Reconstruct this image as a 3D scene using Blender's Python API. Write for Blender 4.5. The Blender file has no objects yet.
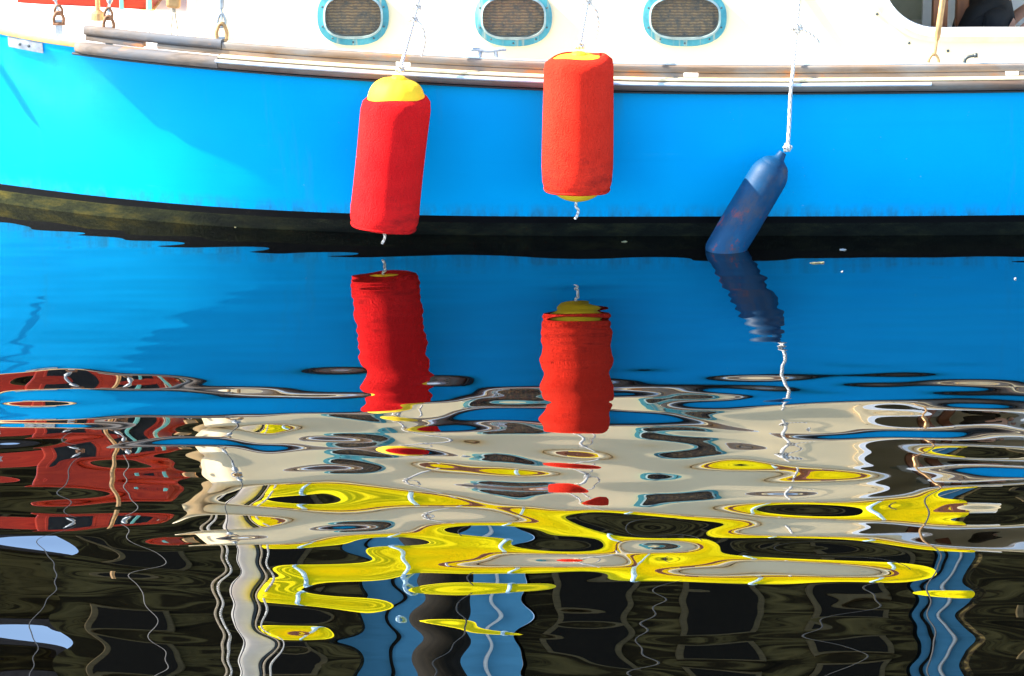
import bpy, bmesh, math, random
import numpy as np
from mathutils import Vector, Matrix

# ------------------------------------------------------------------ camera, sky, sun, exposure
sc = bpy.context.scene
COL = sc.collection
CAM_Y, CAM_H, PITCH, FPX = -11.88, 2.555, math.radians(14.02), 2950.0
W, H = 1024, 676
cam_data = bpy.data.cameras.new('camera')
cam = bpy.data.objects.new('camera', cam_data)
COL.objects.link(cam)
cam.location = (0, CAM_Y, CAM_H)
cam.rotation_euler = (math.pi / 2 - PITCH, 0, 0)
cam_data.sensor_width = 36.0
cam_data.lens = 36.0 * FPX / W
cam_data.clip_start = 0.1
cam_data.clip_end = 5000
sc.camera = cam

SUN_EL, SUN_BEHIND = math.radians(42), math.radians(-2.2)
world = bpy.data.worlds.new('World')
sc.world = world
world.use_nodes = True
wnt = world.node_tree
sky = wnt.nodes.new('ShaderNodeTexSky')
sky.sky_type = 'NISHITA'
sky.sun_disc = False
sky.dust_density = 0.4
sky.ozone_density = 1.5
sky.sun_elevation = SUN_EL
sky.sun_rotation = -(math.pi / 2 - SUN_BEHIND)
wnt.links.new(sky.outputs[0], wnt.nodes['Background'].inputs[0])
wnt.nodes['Background'].inputs[1].default_value = 0.11
sun_data = bpy.data.lights.new('sun', 'SUN')
sun_data.energy = 3.7
sun_data.angle = math.radians(0.5)
sun_data.color = (1.0, 0.93, 0.82)
sun = bpy.data.objects.new('sun', sun_data)
COL.objects.link(sun)
s_dir = Vector((-math.cos(SUN_EL) * math.cos(SUN_BEHIND), math.cos(SUN_EL) * math.sin(SUN_BEHIND), math.sin(SUN_EL)))
sun.rotation_euler = s_dir.to_track_quat('Z', 'Y').to_euler()
sun.location = s_dir * 30
sc.view_settings.view_transform = 'Standard'
sc.view_settings.look = 'None'
sc.view_settings.gamma = 1
sc.view_settings.exposure = 2.65
sc.render.engine = 'CYCLES'
sc.cycles.use_denoising = True
sc.cycles.caustics_reflective = True
sc.cycles.blur_glossy = 0.25
sc.cycles.sample_clamp_indirect = 0
sc.cycles.max_bounces = 8
sc.cycles.glossy_bounces = 6

# ------------------------------------------------------------------ helpers
rng = random.Random(7)
CP, SP = math.cos(PITCH), math.sin(PITCH)

def ray(px, py):
    u, v = (px - W / 2) / FPX, (py - H / 2) / FPX
    return Vector((u, CP - v * SP, -SP - v * CP))

def at(px, py, y):
    """point of the vertical plane Y=y seen at a picture position"""
    d = ray(px, py)
    t = (y - CAM_Y) / d.y
    return Vector((d.x * t, y, CAM_H + d.z * t))

def on_z(px, py, z=0.0):
    d = ray(px, py)
    t = (z - CAM_H) / d.z
    return Vector((d.x * t, CAM_Y + d.y * t, z))

def empty(name, loc=(0, 0, 0), rot=(0, 0, 0), parent=None):
    o = bpy.data.objects.new(name, None)
    COL.objects.link(o)
    o.location = loc
    o.rotation_euler = rot
    o.empty_display_size = 0.1
    o.parent = parent
    return o

def tag(o, label=None, cat=None, group=None, kind=None):
    if label: o['label'] = label
    if cat: o['category'] = cat
    if group: o['group'] = group
    if kind: o['kind'] = kind
    return o

def obj(name, mesh, m=None, parent=None, loc=None, rot=None, smooth=None):
    if isinstance(mesh, bmesh.types.BMesh):
        me = bpy.data.meshes.new(name)
        mesh.to_mesh(me)
        mesh.free()
        mesh = me
    if smooth is True:
        mesh.shade_smooth()
    elif smooth:
        mesh.set_sharp_from_angle(angle=math.radians(smooth))
    o = bpy.data.objects.new(name, mesh)
    COL.objects.link(o)
    if m is not None and not mesh.materials:
        mesh.materials.append(m)
    o.parent = parent
    if loc is not None: o.location = loc
    if rot is not None: o.rotation_euler = rot
    return o

def pymesh(name, verts, faces):
    me = bpy.data.meshes.new(name)
    me.from_pydata([tuple(v) for v in verts], [], faces)
    me.update()
    return me

def smooth_me(me, angle=40):
    me.shade_smooth()
    me.set_sharp_from_angle(angle=math.radians(angle))
    return me

def box_bm(x0, x1, y0, y1, z0, z1, bev=0.0, seg=2):
    bm = bmesh.new()
    bmesh.ops.create_cube(bm, size=1)
    for v in bm.verts:
        v.co = Vector(((x0 + x1) / 2 + v.co.x * (x1 - x0), (y0 + y1) / 2 + v.co.y * (y1 - y0), (z0 + z1) / 2 + v.co.z * (z1 - z0)))
    if bev:
        bmesh.ops.bevel(bm, geom=list(bm.edges), offset=bev, segments=seg, affect='EDGES', profile=0.5)
    return bm

def catmull(pts, n=8):
    pts = [Vector(p) for p in pts]
    P = [pts[0] * 2 - pts[1]] + pts + [pts[-1] * 2 - pts[-2]]
    out = []
    for i in range(1, len(P) - 2):
        a, b, c, d = P[i - 1:i + 3]
        for k in range(n):
            t = k / n
            out.append(0.5 * ((2 * b) + (c - a) * t + (2 * a - 5 * b + 4 * c - d) * t * t + (3 * b - a - 3 * c + d) * t ** 3))
    out.append(pts[-1])
    return out

def tube_bm(bm, path, r, seg=8, closed=False):
    path = [Vector(p) for p in path]
    n = len(path)
    rr = r if isinstance(r, (list, tuple)) else [r] * n
    rings = []
    up = Vector((0.13, 0.31, 0.94)).normalized()
    for i, p in enumerate(path):
        a = path[(i - 1) % n] if (closed or i > 0) else p
        b = path[(i + 1) % n] if (closed or i < n - 1) else p
        t = (b - a).normalized()
        e1 = t.cross(up)
        if e1.length < 0.05: e1 = t.cross(Vector((1, 0, 0)))
        e1.normalize()
        e2 = t.cross(e1).normalized()
        rings.append([bm.verts.new(p + (e1 * math.cos(2 * math.pi * k / seg) + e2 * math.sin(2 * math.pi * k / seg)) * rr[i]) for k in range(seg)])
    for i in range(n if closed else n - 1):
        A, B = rings[i], rings[(i + 1) % n]
        for k in range(seg):
            bm.faces.new((A[k], A[(k + 1) % seg], B[(k + 1) % seg], B[k]))
    if not closed:
        bm.faces.new(rings[0][::-1])
        bm.faces.new(rings[-1])
    bmesh.ops.recalc_face_normals(bm, faces=list(bm.faces))
    return bm

def tube(name, path, r, m, parent=None, seg=8, closed=False):
    o = obj(name, tube_bm(bmesh.new(), path, r, seg, closed), m, parent)
    smooth_me(o.data, 50)
    return o

def lathe(name, prof, m, parent=None, seg=48, wob=None, zw=None):
    """prof: (radius, z) list"""
    bm = bmesh.new()
    rings = []
    for r, z in prof:
        ring = []
        for k in range(seg):
            a = 2 * math.pi * k / seg
            q = r * (1 + (wob(a, z) if wob else 0))
            ring.append(bm.verts.new((q * math.cos(a), q * math.sin(a), z + (zw(a, z) if zw else 0))))
        rings.append(ring)
    for A, B in zip(rings, rings[1:]):
        for k in range(seg):
            bm.faces.new((A[k], A[(k + 1) % seg], B[(k + 1) % seg], B[k]))
    bm.faces.new(rings[0][::-1])
    bm.faces.new(rings[-1])
    bmesh.ops.recalc_face_normals(bm, faces=list(bm.faces))
    o = obj(name, bm, m, parent)
    smooth_me(o.data, 50)
    return o

# ------------------------------------------------------------------ materials
class NT:
    def __init__(self, name):
        self.m = bpy.data.materials.new(name)
        self.m.use_nodes = True
        self.t = self.m.node_tree
        self.b = self.t.nodes['Principled BSDF']
        self.co = self.t.nodes.new('ShaderNodeTexCoord')
    def n(self, typ, **kw):
        nd = self.t.nodes.new(typ)
        for k, v in kw.items(): setattr(nd, k, v)
        return nd
    def l(self, a, b): self.t.links.new(a, b)
    def mapped(self, scale=(1, 1, 1), loc=(0, 0, 0), rot=(0, 0, 0)):
        mp = self.n('ShaderNodeMapping')
        mp.inputs['Scale'].default_value = scale
        mp.inputs['Location'].default_value = loc
        mp.inputs['Rotation'].default_value = rot
        self.l(self.co.outputs['Object'], mp.inputs[0])
        return mp.outputs[0]
    def noise(self, scale, detail=4, rough=0.55, vec=None, dist=0):
        nd = self.n('ShaderNodeTexNoise')
        nd.inputs['Scale'].default_value = scale
        nd.inputs['Detail'].default_value = detail
        nd.inputs['Roughness'].default_value = rough
        nd.inputs['Distortion'].default_value = dist
        self.l(vec or self.co.outputs['Object'], nd.inputs['Vector'])
        return nd.outputs['Fac']
    def ramp(self, fac, stops):
        nd = self.n('ShaderNodeValToRGB')
        el = nd.color_ramp.elements
        while len(el) < len(stops): el.new(0.5)
        for e, (p, c) in zip(el, stops):
            e.position = p
            e.color = c if len(c) == 4 else (*c, 1)
        self.l(fac, nd.inputs[0])
        return nd.outputs[0]
    def mix(self, fac, a, b, blend='MIX'):
        nd = self.n('ShaderNodeMix', data_type='RGBA', blend_type=blend)
        for s, v in ((nd.inputs[0], fac), (nd.inputs[6], a), (nd.inputs[7], b)):
            if hasattr(v, 'is_output'): self.l(v, s)
            elif isinstance(v, (int, float)): s.default_value = v
            else: s.default_value = (*v, 1)
        return nd.outputs[2]
    def bump(self, hgt, strength=0.3, dist=0.01, chain=None):
        nd = self.n('ShaderNodeBump')
        nd.inputs['Strength'].default_value = strength
        nd.inputs['Distance'].default_value = dist
        self.l(hgt, nd.inputs['Height'])
        if chain: self.l(chain, nd.inputs['Normal'])
        return nd.outputs[0]
    def set(self, **kw):
        for k, v in kw.items():
            s = self.b.inputs[k.replace('_', ' ')]
            if hasattr(v, 'is_output'): self.l(v, s)
            else: s.default_value = (*v, 1) if isinstance(v, tuple) and len(v) == 3 else v
        return self

BW = [(0.0, (0, 0, 0)), (1.0, (1, 1, 1))]
def thr(a, b): return [(a, (0, 0, 0)), (b, (1, 1, 1))]

M = {}
def mat_plain(key, col, rough=0.5, metal=0.0, var=0.12, scale=12, bump=0.0, bscale=60, **kw):
    q = NT(key)
    f = q.noise(scale, 5)
    dark = tuple(c * (1 - var) for c in col)
    lite = tuple(min(1, c * (1 + var)) for c in col)
    q.set(Base_Color=q.ramp(f, [(0.3, dark), (0.7, lite)]), Roughness=rough, Metallic=metal, **kw)
    if bump: q.set(Normal=q.bump(q.noise(bscale, 4), bump, 0.004))
    M[key] = q.m
    return q

# blue topsides paint: gently uneven, a little chalky, with stains
q = NT('blue_paint')
f1 = q.noise(1.3, 3)
base = q.ramp(f1, [(0.3, (0.0, 0.27, 0.60)), (0.7, (0.0, 0.32, 0.66))])
strk = q.noise(1.0, 5, 0.6, q.mapped((0.8, 1, 26)))
base = q.mix(q.ramp(strk, [(0.55, (0, 0, 0)), (0.85, (0.22, 0.22, 0.22))]), base, (0.0, 0.22, 0.50))
spk = q.noise(70, 2, 0.5)
base = q.mix(q.ramp(spk, [(0.76, (0, 0, 0)), (0.79, (.3, .3, .3))]), base, (0.2, 0.4, 0.55))
drip = q.noise(1.0, 4, 0.6, q.mapped((9, 1, 0.9)))
base = q.mix(q.ramp(drip, [(0.66, (0, 0, 0)), (0.8, (0.25, 0.25, 0.25))]), base, (0.04, 0.19, 0.3))
sz = q.n('ShaderNodeSeparateXYZ'); q.l(q.co.outputs['Object'], sz.inputs[0])
scum = q.mix(1.0, q.ramp(sz.outputs[2], [(0.088, (1, 1, 1)), (0.15, (0, 0, 0))]), q.ramp(q.noise(7, 6, 0.7, q.mapped((3, 1, 1))), [(0.4, (0, 0, 0)), (0.75, (.8, .8, .8))]), 'MULTIPLY')
base = q.mix(scum, base, (0.03, 0.07, 0.05))
rs = q.noise(1.0, 5, 0.6, q.mapped((3.2, 1, 0.5), (.35, 0, 0)))
base = q.mix(q.ramp(rs, [(0.62, (0, 0, 0)), (0.74, (.35, .35, .35))]), base, (0.03, 0.20, 0.24))
scf = q.noise(1.0, 6, 0.7, q.mapped((2.5, 1, 30), (0, 0, 2)))
base = q.mix(q.ramp(scf, [(0.66, (0, 0, 0)), (0.76, (.3, .3, .3))]), base, (0.05, 0.40, 0.60))
bn = q.bump(q.noise(2.2, 2), 0.25, 0.012)
pw = q.n('ShaderNodeTexWave', wave_type='BANDS', bands_direction='Z'); pw.inputs['Scale'].default_value = 2.6; pw.inputs['Distortion'].default_value = 0.6; pw.inputs['Detail Scale'].default_value = 0.4
q.l(q.co.outputs['Object'], pw.inputs[0])
bn = q.bump(q.ramp(pw.outputs['Fac'], thr(0.0, 0.03)), 0.03, 0.003, bn)
bn = q.bump(q.noise(1.0, 3, 0.5, q.mapped((1.2, 1, 14))), 0.1, 0.006, bn)
q.set(Base_Color=base, Roughness=0.36, Normal=bn, IOR=1.12)
M['blue_paint'] = q.m

mat_plain('boot_black', (0.0012, 0.0013, 0.0015), 0.5, var=0.3)
M['boot_black'].node_tree.nodes['Principled BSDF'].inputs['Specular IOR Level'].default_value = 0.12
q = NT('bottom_weed_sunlit_bow')
f = q.noise(6, 6, 0.65, q.mapped((1.2, 1, 3)))
c = q.ramp(f, [(0.3, (0.0015, 0.0024, 0.002)), (0.5, (0.004, 0.006, 0.004)), (0.72, (0.014, 0.016, 0.007))])
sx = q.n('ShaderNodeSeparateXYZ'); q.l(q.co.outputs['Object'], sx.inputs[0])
bow_sun = q.n('ShaderNodeMapRange'); q.l(sx.outputs[0], bow_sun.inputs[0])
bow_sun.inputs[1].default_value = -2.3; bow_sun.inputs[2].default_value = -0.7; bow_sun.inputs[3].default_value = 0.9; bow_sun.inputs[4].default_value = 0.0  # painted sunlight: weed colour turned lighter and more olive towards the bow
c = q.mix(bow_sun.outputs[0], c, q.ramp(q.noise(5, 6, 0.65, q.mapped((1.5, 1, 5))), [(0.35, (0.004, 0.006, 0.002)), (0.5, (0.022, 0.024, 0.006)), (0.7, (0.08, 0.062, 0.008))]))
q.set(Base_Color=c, Roughness=0.7, Normal=q.bump(q.noise(90, 4), 0.6, 0.004))
q.b.inputs['Specular IOR Level'].default_value = 0.1
M['bottom_weed_sunlit_bow'] = q.m

q = NT('white_gelcoat')
f = q.noise(2.0, 5)
c = q.ramp(f, [(0.3, (0.74, 0.59, 0.345)), (0.7, (0.82, 0.655, 0.39))])
st = q.noise(1.0, 5, 0.6, q.mapped((14, 1, 1.1)))
c = q.mix(q.ramp(st, [(0.6, (0, 0, 0)), (0.85, (0.3, 0.3, 0.3))]), c, (0.6, 0.5, 0.36))
q.set(Base_Color=c, Roughness=0.42, Normal=q.bump(q.noise(3, 2), 0.12, 0.01))
M['white_gelcoat'] = q.m
mat_plain('deck_white', (0.80, 0.79, 0.77), 0.6, var=0.04, bump=0.3, bscale=220)
mat_plain('cream_paint', (0.72, 0.56, 0.32), 0.5, var=0.2, scale=9)
mat_plain('interior_olive', (0.50, 0.49, 0.38), 0.6, var=0.1)
mat_plain('interior_pale', (0.80, 0.80, 0.80), 0.6, var=0.06)
mat_plain('shadow_black', (0.01, 0.01, 0.01), 0.6)

def mat_wood(key, a, b, rough, sc_=(1.2, 14, 14), rust=0.0, grey=None):
    q = NT(key)
    g = q.noise(3.0, 6, 0.6, q.mapped(sc_), 0.6)
    c = q.ramp(g, [(0.3, a), (0.7, b)])
    if grey:
        c = q.mix(q.ramp(q.noise(2.2, 5, 0.65, q.mapped((1, 2, 2))), thr(0.42, 0.6)), c, grey)
    if rust:
        c = q.mix(q.ramp(q.noise(5.0, 5, 0.6, q.mapped((1, 1, 2.5))), thr(0.58, 0.68)), c, (0.30, 0.13, 0.05))
    q.set(Base_Color=c, Roughness=rough, Normal=q.bump(g, 0.35, 0.004))
    M[key] = q.m
mat_wood('weathered_rail', (0.11, 0.065, 0.035), (0.24, 0.16, 0.10), 0.7, rust=1, grey=(0.18, 0.16, 0.14))
mat_wood('shaded_rail', (0.07, 0.05, 0.035), (0.16, 0.12, 0.09), 0.8, rust=1, grey=(0.085, 0.09, 0.10))  # same worn, rusty wood, painted darker and greyer as shade on the fore rails
mat_wood('dark_rail', (0.05, 0.03, 0.02), (0.14, 0.08, 0.045), 0.6, grey=(0.11, 0.10, 0.085))
mat_wood('edge_wood', (0.40, 0.22, 0.05), (0.55, 0.33, 0.10), 0.5)
mat_wood('mahogany', (0.26, 0.020, 0.012), (0.42, 0.045, 0.018), 0.3)
M['mahogany'].node_tree.nodes['Principled BSDF'].inputs['Specular IOR Level'].default_value = 0.12
mat_wood('brown_post', (0.16, 0.045, 0.014), (0.26, 0.08, 0.022), 0.4, (14, 14, 1.2))
mat_wood('pile_timber', (0.006, 0.005, 0.003), (0.02, 0.016, 0.01), 0.85, (8, 8, 0.7))
mat_plain('strip_metal', (0.55, 0.62, 0.66), 0.38, 0.5, 0.15, 20)
mat_plain('steel_grey', (0.45, 0.46, 0.47), 0.4, 0.7, 0.2, 30)
mat_plain('rusty_metal', (0.20, 0.085, 0.035), 0.7, 0.2, 0.5, 60, 0.5)
mat_plain('bronze', (0.42, 0.24, 0.10), 0.5, 0.6, 0.25, 40)
mat_plain('galvanised', (0.32, 0.34, 0.35), 0.5, 0.5, 0.3, 50)
mat_plain('wire', (0.07, 0.07, 0.07), 0.6, 0.2, 0.1)
mat_plain('dark_fitting', (0.05, 0.06, 0.06), 0.45, 0.4, 0.2)
mat_plain('mast_white', (0.76, 0.74, 0.68), 0.4, var=0.06)
mat_plain('varnish_teal', (0.10, 0.32, 0.30), 0.5, var=0.2)

q = NT('verdigris')
f = q.noise(9, 6, 0.65)
c = q.ramp(f, [(0.3, (0.015, 0.13, 0.16)), (0.55, (0.045, 0.26, 0.28)), (0.75, (0.16, 0.40, 0.37))])
st = q.noise(1.0, 4, 0.6, q.mapped((45, 1, 3)))
c = q.mix(q.ramp(st, thr(0.55, 0.68)), c, (0.28, 0.30, 0.22))
q.set(Base_Color=c, Roughness=0.6, Metallic=0.1, Normal=q.bump(q.noise(50, 4), 0.3, 0.003))
M['verdigris'] = q.m
mat_plain('inner_rim', (0.28, 0.36, 0.33), 0.4, 0.4, 0.25, 30)

q = NT('curtain')
w = q.n('ShaderNodeTexWave', wave_type='BANDS', bands_direction='Z')
w.inputs['Scale'].default_value = 26
w.inputs['Distortion'].default_value = 1.2
w.inputs['Detail'].default_value = 3
q.l(q.co.outputs['Object'], w.inputs[0])
c = q.ramp(w.outputs['Fac'], [(0.1, (0.22, 0.11, 0.04)), (0.9, (0.48, 0.26, 0.10))])
c = q.mix(q.ramp(q.noise(40, 4), thr(0.4, 0.7)), c, (0.12, 0.09, 0.06))
q.set(Base_Color=c, Roughness=0.85, Normal=q.bump(w.outputs['Fac'], 0.6, 0.006))
M['curtain'] = q.m

q = NT('pane_glass')
tr = q.n('ShaderNodeBsdfTransparent'); gl = q.n('ShaderNodeBsdfGlossy'); gl.inputs['Roughness'].default_value = 0.03
fr = q.n('ShaderNodeFresnel'); fr.inputs['IOR'].default_value = 1.35
mx = q.n('ShaderNodeMixShader'); q.l(fr.outputs[0], mx.inputs[0]); q.l(tr.outputs[0], mx.inputs[1]); q.l(gl.outputs[0], mx.inputs[2])
q.l(mx.outputs[0], q.t.nodes['Material Output'].inputs['Surface'])
M['pane_glass'] = q.m
mat_plain('dark_glass', (0.008, 0.009, 0.010), 0.5, var=0.2)
M['dark_glass'].node_tree.nodes['Principled BSDF'].inputs['Specular IOR Level'].default_value = 0.15

def mat_fleece(key, a, b, seed_=1.0):
    q = NT(key)
    g = q.noise(140, 3, 0.75)
    g2 = q.noise(5, 4)
    c = q.ramp(g2, [(0.3, a), (0.75, b)])
    dirt = q.noise(9, 5, 0.65, q.mapped((1, 1, 1.2), (3, 1, 4)))
    c = q.mix(q.ramp(dirt, [(0.62, (0, 0, 0)), (0.78, (0.55, 0.55, 0.55))]), c, (0.16, 0.01, 0.012))
    zz = q.n('ShaderNodeSeparateXYZ'); q.l(q.co.outputs['Object'], zz.inputs[0])
    grime = q.mix(1.0, q.ramp(zz.outputs[2], [(0.02, (1, 1, 1)), (0.2, (0, 0, 0))]), q.ramp(q.noise(10, 6, 0.7, q.mapped((1, 1, 2.5), (seed_, 2, 0))), [(0.42, (0, 0, 0)), (0.68, (.75, .75, .75))]), 'MULTIPLY')
    c = q.mix(grime, c, (0.10, 0.008, 0.010))
    bn = q.bump(g, 1.0, 0.016)
    bn = q.bump(q.noise(14, 3), 0.3, 0.02, bn)
    bn = q.bump(q.noise(2.0, 4, 0.6, q.mapped((9, 9, 2.2)), 0.5), 0.35, 0.03, bn)
    q.set(Base_Color=c, Roughness=0.9, Normal=bn)
    q.b.inputs['Sheen Weight'].default_value = 0.05
    q.b.inputs['Sheen Roughness'].default_value = 0.5
    q.b.inputs['Sheen Tint'].default_value = (1, 0.6, 0.45, 1)
    q.b.inputs['Specular IOR Level'].default_value = 0.0
    M[key] = q.m
mat_fleece('fleece_red', (0.68, 0.009, 0.012), (0.84, 0.018, 0.018))
mat_fleece('fleece_orange', (0.80, 0.028, 0.013), (0.90, 0.042, 0.021))
q = mat_plain('yellow_vinyl', (0.78, 0.50, 0.003), 0.75, var=0.08, scale=9, bump=0.25, bscale=30)

q = NT('blue_vinyl')
f = q.noise(3.2, 6, 0.65, q.mapped((1, 1, 0.45)))
c = q.ramp(f, [(0.3, (0.001, 0.018, 0.05)), (0.55, (0.001, 0.05, 0.125)), (0.75, (0.008, 0.10, 0.19))])
c = q.mix(q.ramp(q.noise(8.0, 6, 0.7, q.mapped((1, 1, 0.5), (1, 5, 2))), thr(0.50, 0.66)), c, (0.045, 0.045, 0.06))
low = q.n('ShaderNodeSeparateXYZ')
q.l(q.co.outputs['Object'], low.inputs[0])
mask = q.ramp(low.outputs[2], [(0.10, (1, 1, 1)), (0.34, (0, 0, 0))])
rd = q.ramp(q.noise(14, 6, 0.7, q.mapped((1, 1, 0.6))), thr(0.56, 0.64))
c = q.mix(q.mix(1.0, mask, rd, 'MULTIPLY'), c, (0.20, 0.035, 0.02))
q.set(Base_Color=c, Roughness=0.55, Normal=q.bump(q.noise(30, 4), 0.3, 0.004))
q.b.inputs['Specular IOR Level'].default_value = 0.2
M['blue_vinyl'] = q.m
mat_plain('pale_vinyl', (0.09, 0.20, 0.26), 0.5, var=0.25, scale=30)

q = NT('rope_white')
w = q.n('ShaderNodeTexWave', wave_type='BANDS', bands_direction='DIAGONAL')
w.inputs['Scale'].default_value = 34
q.l(q.co.outputs['Object'], w.inputs[0])
c = q.ramp(w.outputs['Fac'], [(0.1, (0.34, 0.31, 0.27)), (0.6, (0.74, 0.72, 0.68))])
q.set(Base_Color=c, Roughness=0.85, Normal=q.bump(w.outputs['Fac'], 0.8, 0.006))
M['rope_white'] = q.m
mat_plain('rope_brown', (0.34, 0.28, 0.20), 0.85, var=0.3, scale=80)

q = NT('sailcloth_yellow')
f = q.noise(4, 4, 0.55, q.mapped((0.6, 2, 2)))
c = q.ramp(f, [(0.3, (0.84, 0.64, 0.0)), (0.7, (0.95, 0.78, 0.0))])
q.set(Base_Color=c, Roughness=0.7, Normal=q.bump(q.noise(5, 4, 0.6, q.mapped((0.8, 3, 3)), 0.6), 0.4, 0.05))
q.b.inputs['Specular IOR Level'].default_value = 0.1
M['sailcloth_yellow'] = q.m
mat_plain('tie_blue', (0.45, 0.65, 0.75), 0.7, var=0.1)

q = NT('shed_boards')
w = q.n('ShaderNodeTexWave', wave_type='BANDS', bands_direction='Z', wave_profile='SAW')
w.inputs['Scale'].default_value = 1.6
w.inputs['Distortion'].default_value = 0.3
q.l(q.co.outputs['Object'], w.inputs[0])
c = q.ramp(q.noise(1.6, 5, 0.6, q.mapped((0.5, 1, 1.6)), 1.5), [(0.3, (0.004, 0.003, 0.001)), (0.48, (0.022, 0.016, 0.006)), (0.54, (0.07, 0.055, 0.02)), (0.7, (0.13, 0.10, 0.035))])
q.set(Base_Color=c, Roughness=0.85, Normal=q.bump(w.outputs['Fac'], 0.8, 0.03))
M['shed_boards'] = q.m
mat_plain('shed_blue', (0.10, 0.33, 0.50), 0.7, var=0.15, scale=1.5)
mat_plain('shed_pane', (0.006, 0.0045, 0.002), 0.6, var=0.3)
mat_plain('shed_roof', (0.05, 0.045, 0.045), 0.8, var=0.2)
mat_plain('shed_frame', (0.10, 0.075, 0.035), 0.7, var=0.2)
for k_ in ('pile_timber', 'shed_boards', 'shed_pane', 'shed_blue', 'shed_frame', 'shed_roof'):
    M[k_].node_tree.nodes['Principled BSDF'].inputs['Specular IOR Level'].default_value = 0.1
mat_plain('quay_stone', (0.10, 0.09, 0.07), 0.85, var=0.3, scale=2, bump=0.4, bscale=8)
mat_plain('cloth_black', (0.008, 0.008, 0.009), 0.85, var=0.2, bump=0.3, bscale=30)
mat_plain('skin', (0.55, 0.30, 0.21), 0.5, var=0.06)
mat_plain('hair_dark', (0.03, 0.02, 0.014), 0.6, bump=0.5, bscale=80)
mat_plain('trouser', (0.02, 0.025, 0.04), 0.8)
mat_plain('leaf_pale', (0.22, 0.2, 0.10), 0.6, var=0.3)
mat_plain('foam_white', (0.3, 0.3, 0.29), 0.7, var=0.1)

q = NT('water')
q.set(Base_Color=(0.0002, 0.0002, 0.0001), Roughness=0.0, IOR=2.6)
M['water'] = q.m

# ------------------------------------------------------------------ water
def spread(a, b, step, far, grow=1.35):
    mid = list(np.arange(a, b + step / 2, step))
    lo, hi, s = [], [], step
    x = mid[0]
    while x > -far:
        s *= grow; x -= s; lo.append(x)
    s, x = step, mid[-1]
    while x < far:
        s *= grow; x += s; hi.append(x)
    return np.array(lo[::-1] + mid + hi)

def sstep(a, b, x):
    t = np.clip((x - a) / (b - a), 0, 1)
    return t * t * (3 - 2 * t)

# bumps seen in the photograph: picture position of the middle, half width and half height in pixels, slope
SWELLS = [
    (60, 376, 95, 10, .06), (150, 380, 60, 7, .045), (90, 412, 210, 16, -.035), (230, 408, 90, 14, -.02), (270, 433, 36, 10, .05), (320, 494, 120, 14, .035),
    (470, 449, 46, 9, .045), (735, 462, 55, 9, .045), (560, 500, 38, 8, .045), (500, 411, 55, 8, -.05),
    (430, 432, 60, 7, -.05), (850, 438, 65, 6, -.05), (770, 402, 45, 8, -.04), (570, 547, 70, 9, .04),
    (340, 552, 65, 10, .04), (655, 545, 42, 9, -.045), (810, 549, 140, 11, .05), (300, 634, 48, 9, -.045),
    (583, 402, 62, 9, -.03), (800, 508, 70, 8, .035), (690, 430, 40, 9, .012), (365, 455, 40, 14, .01), (960, 585, 60, 9, .02),
]
def water_height(X, Y):
    h = np.zeros_like(X)
    r = np.random.RandomState(11)
    near = sstep(-1.5, -3.2, Y) * (1 - 0.6 * sstep(-3.9, -4.6, Y))
    mid = 1 - sstep(-2.2, -3.6, Y)
    # long low swells lying across the view, stronger towards the quay the picture is taken from
    for i in range(26):
        ly = r.uniform(0.32, 0.85)
        lx = r.uniform(1.0, 3.2) * r.choice([-1, 1])
        ky, kx = 2 * math.pi / ly, 2 * math.pi / lx
        a = r.uniform(0.5, 1.0) * 0.0082 / ky
        h += near * a * np.sin(kx * X + ky * Y + r.uniform(0, 6.28) + 0.8 * np.sin(0.9 * X + r.uniform(0, 6.28)))
    for i in range(24):
        ly = r.uniform(0.15, 0.34)
        lx = r.uniform(0.45, 1.5) * r.choice([-1, 1])
        ky, kx = 2 * math.pi / ly, 2 * math.pi / lx
        a = r.uniform(0.4, 1.0) * 0.0048 / ky
        h += near * a * np.sin(kx * X + ky * Y + r.uniform(0, 6.28) + 0.9 * np.sin(1.7 * X + 0.6 * Y + r.uniform(0, 6.28)))
    # small ripples by the hull
    for i in range(22):
        ly = r.uniform(0.09, 0.5)
        lx = r.uniform(0.45, 1.9) * r.choice([-1, 1])
        ky, kx = 2 * math.pi / ly, 2 * math.pi / lx
        a = r.uniform(0.4, 1.0) * 0.0040 / ky
        h += (0.35 + 0.65 * mid) * a * np.sin(kx * X + ky * Y + r.uniform(0, 6.28))
    for (px, py, rx, ry, s) in SWELLS:
        c = on_z(px, py)
        e = on_z(px + rx, py)
        t0, t1 = on_z(px, py - ry), on_z(px, py + ry)
        sx, sy = (e.x - c.x) / 1.4, (t0.y - t1.y) / 2
        u = (Y - c.y) / sy
        h += s * sy * u * np.exp(-u * u / 2) * np.exp(-((X - c.x) / sx) ** 2)
    fade = (1 - sstep(4, 9, np.abs(X))) * (1 - sstep(4, 9, np.abs(Y + 3)))
    return h * fade

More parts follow.
